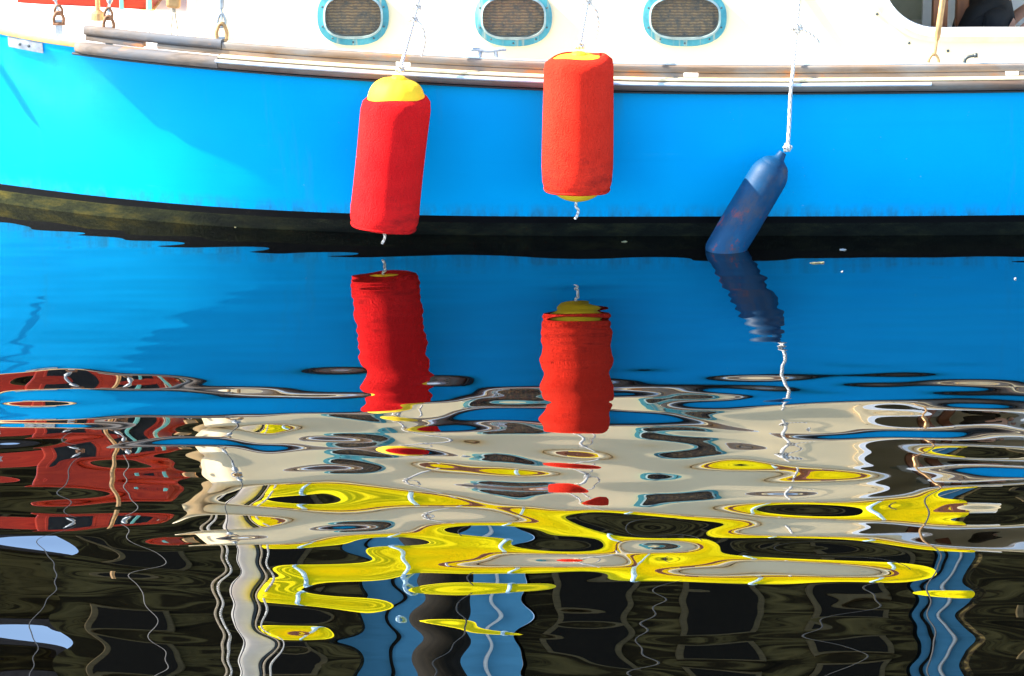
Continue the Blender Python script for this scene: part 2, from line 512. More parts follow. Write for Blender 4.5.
def build_water():
    xs = spread(-3.0, 3.0, 0.02, 900)
    ys = spread(-6.2, 1.0, 0.009, 900)
    X, Y = np.meshgrid(xs, ys)
    Z = water_height(X, Y)
    nx, ny = len(xs), len(ys)
    co = np.stack([X, Y, Z], -1).reshape(-1, 3).astype(np.float32)
    idx = np.arange(nx * ny).reshape(ny, nx)
    quads = np.stack([idx[:-1, :-1], idx[:-1, 1:], idx[1:, 1:], idx[1:, :-1]], -1).reshape(-1, 4)
    me = bpy.data.meshes.new('water')
    me.vertices.add(len(co))
    me.vertices.foreach_set('co', co.ravel())
    me.loops.add(quads.size)
    me.loops.foreach_set('vertex_index', quads.ravel().astype(np.int32))
    me.polygons.add(len(quads))
    me.polygons.foreach_set('loop_start', np.arange(0, quads.size, 4, dtype=np.int32))
    me.polygons.foreach_set('loop_total', np.full(len(quads), 4, dtype=np.int32))
    me.update(calc_edges=True)
    me.shade_smooth()
    o = obj('water', me, M['water'])
    tag(o, 'dark rippled harbour water mirroring the blue boat', kind='structure')
build_water()

quay = obj('quay', box_bm(-70, 70, 13, 60, -3, 0.9, 0.05), M['quay_stone'])
tag(quay, kind='structure')

# ------------------------------------------------------------------ the boat
YC = 1.35                     # centreline
class Spl:
    """natural cubic spline"""
    def __init__(self, x, y):
        self.x, self.y = np.array(x, float), np.array(y, float)
        n = len(x); h = np.diff(self.x)
        A = np.zeros((n, n)); r = np.zeros(n)
        A[0, 0] = A[-1, -1] = 1
        for i in range(1, n - 1):
            A[i, i - 1], A[i, i], A[i, i + 1] = h[i - 1], 2 * (h[i - 1] + h[i]), h[i]
            r[i] = 3 * ((self.y[i + 1] - self.y[i]) / h[i] - (self.y[i] - self.y[i - 1]) / h[i - 1])
        self.c = np.linalg.solve(A, r)
        self.b = (self.y[1:] - self.y[:-1]) / h - h * (2 * self.c[:-1] + self.c[1:]) / 3
        self.d = np.diff(self.c) / (3 * h)
    def __call__(self, v):
        i = int(min(max(np.searchsorted(self.x, v) - 1, 0), len(self.x) - 2))
        t = v - self.x[i]
        return float(self.y[i] + self.b[i] * t + self.c[i] * t * t + self.d[i] * t ** 3)

SH = [(0, 37, .50), (40, 45, .385), (80, 51, .29), (160, 60.5, .16), (260, 69.5, .065), (400, 79, .01), (560, 87, -.005), (700, 90, 0), (900, 89.5, .01), (1024, 88, .03)]
shp = [at(a, b, y) for a, b, y in SH]
sheer_y = Spl([-3.42, -2.8] + [p.x for p in shp] + [3.6, 5.0], [YC, .92] + [p.y for p in shp] + [.16, .42])
sheer_z = Spl([-3.42, -2.8] + [p.x for p in shp] + [3.6, 5.0], [.93, .865] + [p.z for p in shp] + [.66, .71])
WL = [(0, 203), (100, 216), (200, 225), (300, 230.5), (400, 234), (700, 236), (1024, 234.5)]
wlp = [on_z(a, b) for a, b in WL]
wl_y = Spl([-2.95] + [p.x for p in wlp] + [3.6, 5.0], [YC] + [p.y for p in wlp] + [.35, .75])
DECK_UP = 0.03

def hull_y(x, z):
    """near side of the hull"""
    ys, zs = sheer_y(x), sheer_z(x)
    if x < -2.95:
        zl = (-2.95 - x) / 0.47 * 0.93          # raked stem
        yw = YC
        t = max(0.0, min(1.0, (zs - z) / max(zs - zl, 0.02)))
        return ys + (yw - ys) * t
    yw = wl_y(x)
    if z >= 0:
        t = max(0.0, (zs - z) / zs)
        k = float(sstep(-2.0, -0.4, np.array(x)))
        return ys + (yw - ys) * ((1 - k) * (1 - max(0.0, 1 - t) ** 1.7) + k * t ** 1.9)
    t = -z / 0.45
    k = float(sstep(-2.0, -0.4, np.array(x)))
    slope = (yw - ys) / max(zs, .1) * 1.9 * k
    return min(YC, yw + slope * (-z) + (YC - yw) * t ** 2.2)

XS = list(np.linspace(-3.40, 5.0, 150))
def hull_strip(z_of, n, side):
    verts, faces = [], []
    for i, x in enumerate(XS):
        z0, z1 = z_of(x)
        for j in range(n + 1):
            z = z0 + (z1 - z0) * j / n
            if x < -2.95: z = max(z, (-2.95 - x) / 0.47 * 0.93)
            y = hull_y(x, z)
            verts.append((x, y if side > 0 else 2 * YC - y, z))
    for i in range(len(XS) - 1):
        for j in range(n):
            a = i * (n + 1) + j
            f = (a, a + n + 1, a + n + 2, a + 1)
            faces.append(f if side < 0 else f[::-1])
    return verts, faces
def both_sides(name, z_of, n):
    va, fa = hull_strip(z_of, n, 1)
    vb, fb = hull_strip(z_of, n, -1)
    k = len(va)
    me = pymesh(name, va + vb, fa + [tuple(i + k for i in f) for f in fb])
    bm = bmesh.new(); bm.from_mesh(me)
    bmesh.ops.remove_doubles(bm, verts=bm.verts, dist=0.0008)
    bmesh.ops.recalc_face_normals(bm, faces=bm.faces)
    bm.to_mesh(me); bm.free()
    me.shade_smooth()
    return me

boat = empty('sailing_boat', (0, YC, 0))
tag(boat, 'moored sailing boat with bright blue hull and white cabin sides', 'sailing boat')
def part(name, mesh, m, parent=None, **kw):
    """mesh given in world coordinates, child of the boat or of one of its parts"""
    o = obj(name, mesh, m, parent or boat, **kw)
    o.matrix_parent_inverse = (parent or boat).matrix_world.inverted() if False else Matrix.Translation((0, -YC, 0)) if (parent is None) else Matrix.Identity(4)
    return o
Z_BOOT, Z_WEED = 0.088, 0.058
hull = part('hull', both_sides('hull', lambda x: (sheer_z(x) + DECK_UP - .004, Z_BOOT), 26), M['blue_paint'])
stripe = part('boot_stripe', both_sides('boot_stripe', lambda x: (Z_BOOT, Z_WEED), 2), M['boot_black'], hull)
bottom = part('hull_bottom', both_sides('hull_bottom', lambda x: (Z_WEED, -0.45), 12), M['bottom_weed_sunlit_bow'], hull)
# transom
tv = []
for z in np.linspace(sheer_z(5.0) + .02, -0.4, 12): tv.append((5.0, hull_y(5.0, z), z))
tv2 = [(5.0, 2 * YC - y, z) for _, y, z in tv[::-1]]
part('transom', pymesh('transom', tv + tv2, [tuple(range(len(tv) * 2))]), M['blue_paint'], hull)

# deck
dv, df = [], []
ND = 10
for x in XS:
    y0 = sheer_y(x) + 0.004
    z0 = sheer_z(x) + DECK_UP
    for j in range(ND + 1):
        y = y0 + (2 * YC - 2 * y0) * j / ND
        t = (y - YC) / 1.35
        dv.append((x, y, z0 + 0.05 * (1 - (2 * j / ND - 1) ** 2) * min(1, (YC - y0))))
for i in range(len(XS) - 1):
    for j in range(ND):
        a = i * (ND + 1) + j
        df.append((a, a + ND + 1, a + ND + 2, a + 1))
dme = pymesh('deck', dv, df); dme.shade_smooth()
deck = part('deck', dme, M['deck_white'])

def X_of(px, y=0.0): return at(px, 60, y).x
def sweep(x0, x1, prof, n=60, out=0.0, taper=0.0):
    """profile (outward, up) swept along the near sheer"""
    xs = np.linspace(x0, x1, n)
    verts, faces = [], []
    k = len(prof)
    for i, x in enumerate(xs):
        e = 1e-3
        t = Vector((1, (sheer_y(x + e) - sheer_y(x - e)) / (2 * e), 0)).normalized()
        nrm = Vector((t.y, -t.x, 0))
        s = 1.0
        if taper: s = min(1.0, 0.35 + 0.65 * math.sqrt(max(0, (x - x0) / taper))) if x - x0 < taper else 1.0
        c = Vector((x, sheer_y(x), sheer_z(x)))
        for (o_, u_) in prof:
            verts.append(c + nrm * (o_ * s + out) + Vector((0, 0, u_ * (0.6 + 0.4 * s))))
    for i in range(n - 1):
        for j in range(k):
            a, b = i * k + j, i * k + (j + 1) % k
            faces.append((a, b, b + k, a + k))
    faces.append(tuple(range(k))[::-1])
    faces.append(tuple((n - 1) * k + j for j in range(k)))
    me = pymesh('sweep', verts, faces)
    bm = bmesh.new(); bm.from_mesh(me); bmesh.ops.recalc_face_normals(bm, faces=bm.faces); bm.to_mesh(me); bm.free()
    return smooth_me(me, 35)
def rrect(o0, o1, u0, u1, r, n=4):
    out = []
    for (cx, cy, a0) in ((o1 - r, u1 - r, 0), (o0 + r, u1 - r, 90), (o0 + r, u0 + r, 180), (o1 - r, u0 + r, 270)):
        for i in range(n + 1):
            a = math.radians(a0 + 90 * i / n)
            out.append((cx + r * math.cos(a), cy + r * math.sin(a)))
    return out
xA, xB = X_of(74, .2), 4.95
xM = X_of(221, .08)
rub = part('rub_rail', sweep(xM + .002, xB, rrect(-0.01, 0.058, 0.0, 0.040, 0.016), 110), M['dark_rail'])
part('fore_rub_rail', sweep(xA, xM, rrect(-0.01, 0.060, -0.002, 0.044, 0.020), 40, taper=0.05), M['shaded_rail'], rub)
part('rail_shadow', sweep(xA, xB, rrect(-0.01, 0.040, -0.012, -0.0025, 0.003, 1), 130), M['shadow_black'], rub)  # added black strip painting the shadow line under the rub rail
part('cap_ledge', sweep(xM, xB, rrect(-0.03, 0.046, 0.0405, 0.050, 0.004, 2), 110), M['cream_paint'], rub)
strip = part('metal_strip', sweep(X_of(219, .06), X_of(930, 0), [(0.057, 0.022), (0.065, 0.024), (0.068, 0.029), (0.065, 0.036), (0.057, 0.038)], 90), M['strip_metal'], rub)
xT = X_of(82, .2)
toe = part('toe_rail', sweep(xM + .002, xB, rrect(-0.040, -0.002, 0.068, 0.098, 0.007, 3), 110), M['weathered_rail'])
part('fore_toe_rail', sweep(xT, xM, rrect(-0.042, 0.004, 0.068, 0.108, 0.014, 3), 40), M['shaded_rail'], toe)
part('rail_cap', sweep(xM + .02, xB, rrect(-0.042, -0.020, 0.0985, 0.1025, 0.001, 1), 110), M['strip_metal'], toe)
slots = [X_of(p, y) for p, y in ((148, .13), (402, 0), (691, 0), (1013, .03))] + [3.1, 4.0]
edges = [xT + .003]
for s in slots: edges += [s - 0.028, s + 0.032]
edges.append(xB)
for a, b in zip(edges[0::2], edges[1::2]):
    part('toe_rail_foot', sweep(a, b, rrect(-0.038, -0.004, 0.046, 0.0675, 0.002, 1), max(6, int((b - a) * 14))), M['shaded_rail' if b < xM else 'weathered_rail'], toe)
part('edge_strip', sweep(-3.30, xA + .06, rrect(-0.006, 0.012, 0.014, 0.036, 0.005, 2), 40), M['edge_wood'])
# far-side rails, mirrored
for src in (rub, toe):
    c = src.copy(); c.data = src.data.copy(); COL.objects.link(c)
    for v in c.data.vertices: v.co.y = 2 * YC - v.co.y
    c.data.flip_normals()

# ---- cabin
TILT = math.tan(math.radians(7))
CY0, CZ0 = 0.20, 0.66                       # foot of the cabin side
CX0, CX1, CZ1 = X_of(228, .25), 4.2, 1.255
def cab(x, z): return Vector((x, CY0 + (z - CZ0) * TILT, z))
def on_cab(px, py):
    d = ray(px, py)
    # y - CY0 = (z-CZ0)*TILT
    t = (CY0 - CAM_Y + (CAM_H - CZ0) * TILT) / (d.y - d.z * TILT)
    return Vector((d.x * t, CAM_Y + d.y * t, CAM_H + d.z * t))
def stadium(cx, cz, hw, hh, n=14):
    pts = []
    r = hh
    for s, a0 in ((1, -90), (-1, 90)):
        for i in range(n + 1):
            a = math.radians(a0 + 180 * i / n)
            pts.append((cx + s * (hw - r) + r * math.cos(a), cz + r * math.sin(a)))
    return pts
def superell(cx, cz, hw, hh, e=3.0, n=40):
    pts = []
    for i in range(n):
        a = 2 * math.pi * i / n
        c, s = math.cos(a), math.sin(a)
        pts.append((cx + hw * math.copysign(abs(c) ** (2 / e), c), cz + hh * math.copysign(abs(s) ** (2 / e), s)))
    return pts
PORTS = []
for (px, py, hw) in ((353.3, 16, .147), (513.4, 17, .159), (684.6, 17, .172)):
    p = on_cab(px, py)
    PORTS.append((p.x, p.z, hw))
PORT_H = 0.083
# wheelhouse opening: lower left corner rounded
wl0 = on_cab(884, 0); wl1 = on_cab(944, 29)
ox0, oz0 = on_cab(880, 0).x - .02, on_cab(1000, 33.5).z
OPEN = []
ox1, oz1, rad = 3.3, 1.20, 0.26
for (cx, cz, a0, rr) in ((ox1 - .12, oz1 - .12, 0, .12), (ox0 + rad, oz1 - .12, 90, .12), (ox0 + rad, oz0 + rad, 180, rad), (ox1 - .12, oz0 + .12, 270, .12)):
    for i in range(13):
        a = math.radians(a0 + 90 * i / 12)
        OPEN.append(((cx + rr * math.cos(a)) if a0 != 90 else (ox0 + .12 + .12 * math.cos(a)), cz + rr * math.sin(a)))
def wall_mesh(loops, side=1, thick=0.03):
    bm = bmesh.new()
    for lp in loops:
        vs = []
        for (x, z) in lp:
            p = cab(x, z)
            vs.append(bm.verts.new(p if side > 0 else (p.x, 2 * YC - p.y, p.z)))
        for i in range(len(vs)):
            bm.edges.new((vs[i], vs[(i + 1) % len(vs)]))
    bmesh.ops.triangle_fill(bm, edges=list(bm.edges), use_beauty=True, use_dissolve=False)
    want = -1 if side > 0 else 1
    for f in bm.faces:
        f.normal_update()
        if f.normal.y * want < 0: f.normal_flip()
    geo = bmesh.ops.extrude_face_region(bm, geom=list(bm.faces))
    nv = [g for g in geo['geom'] if isinstance(g, bmesh.types.BMVert)]
    for v in nv: v.co.y += thick if side > 0 else -thick
    bmesh.ops.recalc_face_normals(bm, faces=list(bm.faces))
    return bm
outer = [(CX0, CZ0), (CX1, CZ0), (CX1, CZ1), (CX0, CZ1)]
holes = [superell(x, z, w - .027, PORT_H + .004, 2.7)[::-1] for x, z, w in PORTS] + [OPEN[::-1]]
cabin = part('cabin', wall_mesh([outer] + holes), M['white_gelcoat'])
part('cabin_side', wall_mesh([outer], -1), M['white_gelcoat'], cabin)
# rounded front of the cabin
fv, ff = [], []
plan = [(CX0 + .001, CY0), (CX0 - .06, CY0 + .012), (CX0 - .12, CY0 + .055), (CX0 - .165, CY0 + .13), (CX0 - .20, CY0 + .35), (CX0 - .22, YC)]
plan = plan + [(x, 2 * YC - y) for x, y in plan[-2::-1]]
plan = [tuple(p)[:2] for p in catmull([(x, y, 0) for x, y in plan], 5)]
for x, y in plan:
    inn = (YC - y) / (YC - CY0)
    fv.append((x, y, CZ0)); fv.append((x + .05 * (1 - abs(inn)), y + (CZ1 - CZ0) * TILT * inn, CZ1))
for i in range(len(plan) - 1): ff.append((2 * i, 2 * i + 2, 2 * i + 3, 2 * i + 1))
fm = pymesh('cabin_front', fv, ff); fm.shade_smooth()
part('cabin_front', fm, M['white_gelcoat'], cabin)
# roof with a slightly overhanging edge and camber
rv, rf = [], []
yr = CY0 + (CZ1 - CZ0) * TILT - 0.03
RX = [CX0 - .24, CX0 - .2] + list(np.linspace(CX0 - .1, CX1 - .9, 20))
NR = 14
for x in RX:
    for j in range(NR + 1):
        y = yr + (2 * YC - 2 * yr) * j / NR
        rv.append((x, y, CZ1 + .001 + 0.10 * (1 - (2 * j / NR - 1) ** 2)))
for i in range(len(RX) - 1):
    for j in range(NR):
        a = i * (NR + 1) + j
        rf.append((a, a + NR + 1, a + NR + 2, a + 1))
rm = pymesh('cabin_roof', rv, rf); rm.shade_smooth()
roof = part('cabin_roof', rm, M['white_gelcoat'])
md = roof.modifiers.new('thick', 'SOLIDIFY'); md.thickness = 0.035; md.offset = 1
grab = part('grab_rail', tube_bm(bmesh.new(), [(-1.0, .36, 1.365), (2.0, .36, 1.365)], .014), M['brown_post'], roof)
for gx in np.linspace(-0.95, 1.95, 6):
    part('grab_rail_foot', box_bm(gx - .03, gx + .03, .345, .375, 1.30, 1.357, .004), M['brown_post'], roof)

# ---- portlights
def ring_mesh(outl, innl, y_out, y_in):
    """flat ring between two loops of (x,z), standing proud of the cabin side"""
    n = len(outl)
    vs, fs = [], []
    for lp, dy in ((outl, 0.002), (outl, -y_out), (innl, -y_in), (innl, 0.03)):
        for (x, z) in lp:
            p = cab(x, z)
            vs.append((p.x, p.y + dy, p.z))
    for k in range(3):
        for i in range(n):
            a, b = k * n + i, k * n + (i + 1) % n
            fs.append((a, b, b + n, a + n))
    me = pymesh('ring', vs, fs)
    bm = bmesh.new(); bm.from_mesh(me); bmesh.ops.recalc_face_normals(bm, faces=bm.faces)
    bm.to_mesh(me); bm.free()
    return smooth_me(me, 45)
def plate_mesh(lp, dy):
    vs = []
    for (x, z) in lp:
        p = cab(x, z); vs.append((p.x, p.y + dy, p.z))
    return pymesh('plate', vs, [tuple(range(len(vs)))[::-1] if False else tuple(range(len(vs)))])
for (x, z, w) in PORTS:
    PORT_W = w - .031
    pl = part('portlight', ring_mesh(superell(x, z, w, .117, 2.45, 56), superell(x, z, PORT_W + .006, PORT_H + .008, 2.7, 56), .020, .024), M['verdigris'])
    part('inner_rim', ring_mesh(superell(x, z, PORT_W + .007, PORT_H + .007, 2.7, 56), superell(x, z, PORT_W - .001, PORT_H - .002, 2.8, 56), .027, .030), M['inner_rim'], pl)
    part('pane', plate_mesh(superell(x, z, PORT_W, PORT_H, 2.8, 56), -.012), M['pane_glass'], pl)
    for k in range(10):
        a = 2 * math.pi * (k + .5) / 10
        sx_, sz_ = superell(0, 0, w - .016, .104, 2.45, 40)[int(k * 4 + 2)]
        p = cab(x + sx_, z + sz_)
        bm = bmesh.new(); bmesh.ops.create_uvsphere(bm, u_segments=8, v_segments=5, radius=.0045)
        part('screw', bm, M['dark_fitting'], pl, loc=(p.x, p.y - .0215, p.z))
    cv, cf = [], []
    for i in range(41):
        for j in range(2):
            xx = x - .19 + .38 * i / 40
            p = cab(xx, z + (-.12, .12)[j])
            cv.append((p.x, p.y + .055 + .006 * math.sin(i * 1.9), p.z))
    for i in range(40): cf.append((2 * i, 2 * i + 2, 2 * i + 3, 2 * i + 1))
    cm = pymesh('curtain', cv, cf); cm.shade_smooth()
    part('curtain', cm, M['curtain'], pl)

# ---- wheelhouse opening: rim, inside
def grow(lp, d):
    cx, cz = sum(p[0] for p in lp) / len(lp), sum(p[1] for p in lp) / len(lp)
    n = len(lp); out = []
    for i in range(n):
        a, b = lp[(i - 1) % n], lp[(i + 1) % n]
        t = Vector((b[0] - a[0], b[1] - a[1]))
        if t.length < 1e-6: t = Vector((1, 0))
        t.normalize()
        out.append((lp[i][0] + t.y * d, lp[i][1] - t.x * d))
    return out
wf = part('window_frame', ring_mesh(grow(OPEN, .034), grow(OPEN, .004), .012, .016), M['cream_paint'])
part('window_lip', ring_mesh(grow(OPEN, .010), grow(OPEN, -.022), .020, .022), M['interior_pale'], wf)
part('cabin_lining', box_bm(ox0 - .3, 2.05, 1.5, 1.53, .2, 1.24), M['interior_olive'], wf)
part('side_lining', box_bm(1.3, 1.33, .30, 1.5, .2, 1.24), M['interior_olive'], wf)
part('pale_lining', box_bm(1.84, 4.2, 1.30, 1.33, .2, 1.24), M['interior_pale'], wf)
part('cabin_sole', box_bm(1.2, 4.2, .45, 2.25, -.10, -.07), M['brown_post'], wf)
p0 = at(932, 20, .55); p1 = at(947, 20, .55)
part('door_post', box_bm(p0.x, p1.x, .53, .58, -.07, 1.25, .004), M['brown_post'], wf)
p0 = at(960, 20, .80); p1 = at(968, 20, .80)
part('door_post', box_bm(p0.x - .02, p1.x, .78, .83, -.07, 1.25, .004), M['brown_post'], wf)
part('bench', box_bm(1.75, 2.3, .62, 1.05, -.07, .325, .015), M['brown_post'], wf)

# ---- small fittings on the cabin side and rail
for (px, py) in ((877, 14), (909, 43), (948, 51)):
    p = on_cab(px, py)
    bm = bmesh.new()
    bmesh.ops.create_uvsphere(bm, u_segments=10, v_segments=6, radius=0.0065)
    o = part('bolt', bm, M['dark_fitting'], loc=(p.x, p.y - .001, p.z))
def rail_top(px, y=None):
    x = X_of(px, .02)
    return Vector((x, sheer_y(x) + .021, sheer_z(x) + .098))
c = rail_top(488)
bm = bmesh.new()
tube_bm(bm, catmull([(-.075, 0, .045), (-.05, 0, .047), (0, 0, .04), (.05, 0, .047), (.075, 0, .045)], 4), [.006, .007, .008, .008, .009] + [.009] * 7 + [.009, .008, .008, .007, .006], 8)
for s in (-.03, .03): tube_bm(bm, [(s * 1.25, 0, 0), (s, 0, .04)], [.010, .008], 8)
cl = part('cleat', bm, M['galvanised'], loc=(c.x, c.y + .03, c.z - .012))
cl.data.shade_smooth()
c = rail_top(966)
bm = bmesh.new()
tube_bm(bm, catmull([(0, 0, -.03), (0, 0, .012), (.012, 0, .028), (.038, -.004, .034)], 5), .0065, 8)
tube_bm(bm, [(.036, -.004, .034), (.05, -.004, .036)], [.009, .010], 8)
lv = part('lever', bm, M['dark_fitting'], loc=(c.x, c.y + .01, c.z)); lv.data.shade_smooth()

def shackle(cx, cy, cz, h, w, r, m, parent):
    pts = [(cx - w / 2, cy, cz), (cx - w * .62, cy, cz + h * .45), (cx - w * .3, cy, cz + h * .9), (cx, cy, cz + h), (cx + w * .3, cy, cz + h * .9), (cx + w * .62, cy, cz + h * .45), (cx + w / 2, cy, cz)]
    bm = tube_bm(bmesh.new(), catmull(pts, 4), r, 8)
    tube_bm(bm, [(cx - w * .75, cy, cz), (cx + w * .75, cy, cz)], r * 1.1, 8)
    o = part('shackle', bm, m, parent); o.data.shade_smooth()
    return o
def turnbuckle(p, d, L, m, parent, name='turnbuckle'):
    d = Vector(d).normalized()
    bm = tube_bm(bmesh.new(), [p, p + d * L * .28], .0055, 8)
    tube_bm(bm, [p + d * L * .24, p + d * L * .30, p + d * L * .70, p + d * L * .76], [.008, .013, .013, .008], 10)
    tube_bm(bm, [p + d * L * .72, p + d * L], .0055, 8)
    o = part(name, bm, m, parent); smooth_me(o.data, 40)
    return p + d * L
MAST_X, MAST_Y = at(243, 300, 1.35).x - .02, YC
MAST = Vector((MAST_X, MAST_Y, 0.7))
top = Vector((MAST_X, MAST_Y, 8.6))
spread_pt = Vector((MAST_X, MAST_Y, 5.2))
# shrouds at the bow, each with chainplate, shackle and turnbuckle
for (px, ytop, ybase, m, tgt) in ((59, 11, 27, 'rusty_metal', (-3.2, YC, 6.0)), (109, 14, 34, 'rusty_metal', spread_pt), (222, 20, 44, 'bronze', top)):
    x = X_of(px, .1)
    yb = sheer_y(x) + (.075 if px < 70 else .048)
    zb = at(px, ybase, yb).z
    zt = at(px, ytop, yb).z
    base = Vector((at(px, ybase, yb).x, yb, zb))
    w = part('shroud', tube_bm(bmesh.new(), [base + Vector((0, 0, (zt - zb) + .17)), tgt], .0026, 6), M['wire'])
    part('chainplate', box_bm(base.x - .016, base.x + .016, yb - .004, yb + .004, zb - .05, zb + .030, .003), M['galvanised'], w)
    shackle(base.x, yb, zb + .014, (zt - zb) * .72, .034, .0075, M[m], w)
    b2 = Vector((base.x, yb, zb + (zt - zb) * .55))
    shackle(base.x, yb + .004, b2.z + .016, (zt - zb) * .55, .026, .006, M['galvanised' if px > 200 else m], w)
    turnbuckle(Vector((base.x, yb, zt - .004)), (tgt - base if isinstance(tgt, Vector) else Vector(tgt) - base), .20, M['galvanised'], w)
# aft stay by the wheelhouse
b = rail_top(935); b.y += .02
pe = at(943, -2, b.y + .02)
dirv = (pe - b).normalized()
w = part('shroud', tube_bm(bmesh.new(), [b + dirv * .48, b + dirv * 6.5 + Vector((-.3, .5, 0))], .004, 6), M['wire'])
shackle(b.x, b.y, b.z - .012, .05, .034, .006, M['bronze'], w)
bm = tube_bm(bmesh.new(), [b + dirv * .03, b + dirv * .11], .005, 8)
tube_bm(bm, [b + dirv * .095, b + dirv * .115, b + dirv * .27, b + dirv * .285], [.007, .0125, .0125, .007], 10)
tube_bm(bm, [b + dirv * .28, b + dirv * .50], .006, 8)
o = part('turnbuckle', bm, M['bronze'], w); smooth_me(o.data, 40)
shackle(b.x + dirv.x * .33, b.y, b.z + .285, .05, .034, .007, M['rusty_metal'], w)

# ---- bow plate with two bolts
a0, a1 = at(5, 42, .40), at(41, 49, .31)
xs_ = np.linspace(X_of(6, .4), X_of(41, .32), 8)
vs, fs = [], []
for x in xs_:
    z = sheer_z(x) - .002
    for dz, dy in ((0.012, -.001), (0.012, -.008), (-.032, -.008), (-.032, -.001)):
        vs.append((x, hull_y(x, z + dz) + dy - .003, z + dz))
for i in range(7):
    for j in range(4):
        a, b_ = i * 4 + j, i * 4 + (j + 1) % 4
        fs.append((a, b_, b_ + 4, a + 4))
fs += [(3, 2, 1, 0), (28, 29, 30, 31)]
bp = part('bow_plate', pymesh('bow_plate', vs, fs), M['galvanised'])
for px in (18, 28):
    x = X_of(px, .38)
    bm = bmesh.new(); bmesh.ops.create_uvsphere(bm, u_segments=8, v_segments=6, radius=.007)
    part('bolt', bm, M['dark_fitting'], bp, loc=(x, hull_y(x, sheer_z(x) - .012) - .010, sheer_z(x) - .012))

# ---- mahogany fore trunk on the deck
tx0, tx1 = at(17, 5, 1.08).x, at(152, 8, 1.08).x
tz0 = .80
trunk = part('fore_trunk', box_bm(tx0, tx1, 1.08, 2 * YC - 1.08, tz0 - .05, 1.42, .01), M['mahogany'])
part('anchor_locker', box_bm(at(-150, 5, 1.4).x, tx0 - .02, 1.27, 1.43, .82, 1.32, .012), M['mahogany'], trunk)
part('trunk_sill', box_bm(tx0 - .012, tx1 + .012, 1.065, 2 * YC - 1.065, tz0 - .06, tz0 + .012, .004), M['edge_wood'], trunk)
part('trunk_roof', box_bm(tx0 - .03, tx1 + .03, 1.04, 2 * YC - 1.04, 1.421, 1.455, .012), M['mahogany'], trunk)
L = (tx1 - tx0)
for k in range(2):
    wx0 = tx0 + L * (.08 + .47 * k)
    wfm = part('trunk_window', box_bm(wx0, wx0 + L * .38, 1.072, 1.08, .96, 1.33, .003), M['mahogany'], trunk)
    part('pane', box_bm(wx0 + .015, wx0 + L * .38 - .015, 1.069, 1.0715, .975, 1.315), M['dark_glass'], wfm)
for px in (122, 150):
    p = at(px, 6, 1.06)
    part('corner_post', box_bm(p.x - .009, p.x + .009, 1.042, 1.060, tz0 + .013, 1.33, .003), M['varnish_teal'], trunk)
# stanchion with a round foot
p = at(98, 13, sheer_y(X_of(98, .2)) + .22)
st = part('stanchion', tube_bm(bmesh.new(), [(p.x, p.y, p.z - .01), (p.x, p.y, p.z + .5)], .010, 10), M['bronze'])
bm = tube_bm(bmesh.new(), [(p.x, p.y, p.z - .03), (p.x, p.y, p.z), (p.x, p.y, p.z + .012)], [.034, .03, .012], 16)
part('stanchion_foot', bm, M['bronze'], st)
# hanging line looped over the deck
a = at(173, -12, .30)
lp_ = [at(172, -20, .3), at(173, 10, .29), at(171, 32, .28), at(175, 40, .28), at(178, 32, .28), at(175, 12, .29), at(174, -20, .3)]
tube_o = part('halyard_tail', tube_bm(bmesh.new(), catmull(lp_, 6), .004, 6), M['rope_brown'])
bk = part('block', box_bm(-.03, .03, -.012, .012, -.06, .06, .012), M['bronze'], loc=tuple(at(174, -6, .29)), rot=(0, .1, 0))
part('deck_line', tube_bm(bmesh.new(), catmull([at(147, -20, .4), at(147, 12, .36), at(150, 37, .3)], 6), .003, 6), M['rope_brown'])

# ---- mast, boom, sail cover
mast = part('mast', tube_bm(bmesh.new(), [MAST, MAST + Vector((0, 0, 4)), top + Vector((0, 0, .4))], [.052, .050, .04], 20), M['mast_white'])
mast.data.shade_smooth()
for k in range(4):
    ox = (-.13, -.10, .10, .14)[k]
    part('halyard', tube_bm(bmesh.new(), [(MAST_X + ox, MAST_Y - .10 - .02 * k, .8), (MAST_X + ox * .4, MAST_Y - .08, 8.2)], .007, 6), M['rope_white' if k % 2 else 'rope_brown'], mast)
part('track', box_bm(MAST_X + .051, MAST_X + .062, MAST_Y - .012, MAST_Y + .012, 1.2, 7.5), M['dark_fitting'], mast)
BZ = 1.66
boom = part('boom', tube_bm(bmesh.new(), [(MAST_X + .1, YC, BZ), (2.3, YC, BZ + .04)], .045, 14), M['mast_white'])
bm = bmesh.new()
rings = []
NB, NS = 60, 20
bx0, bx1 = MAST_X + .10, 2.15
for i in range(NB + 1):
    t = i / NB
    x = bx0 + (bx1 - bx0) * t
    hgt = .41 * (1 - .4 * t) * (1 + .05 * math.sin(t * 23) + .03 * math.sin(t * 51))
    wd = .15 * (1 - .35 * t) * (1 + .06 * math.sin(t * 31 + 1))
    z0 = BZ - .07 + .04 * t
    ring = []
    for j in range(NS):
        a = 2 * math.pi * j / NS
        ring.append(bm.verts.new((x, YC + wd * math.sin(a) * (1 - .3 * max(0, math.cos(a))), z0 + hgt * (.5 + .5 * math.cos(a)))))
    rings.append(ring)
for A, B in zip(rings, rings[1:]):
    for k in range(NS): bm.faces.new((A[k], A[(k + 1) % NS], B[(k + 1) % NS], B[k]))
bm.faces.new(rings[0]); bm.faces.new(rings[-1][::-1])
bmesh.ops.recalc_face_normals(bm, faces=list(bm.faces))
cov = part('sail_cover', bm, M['sailcloth_yellow'], boom); cov.data.shade_smooth()
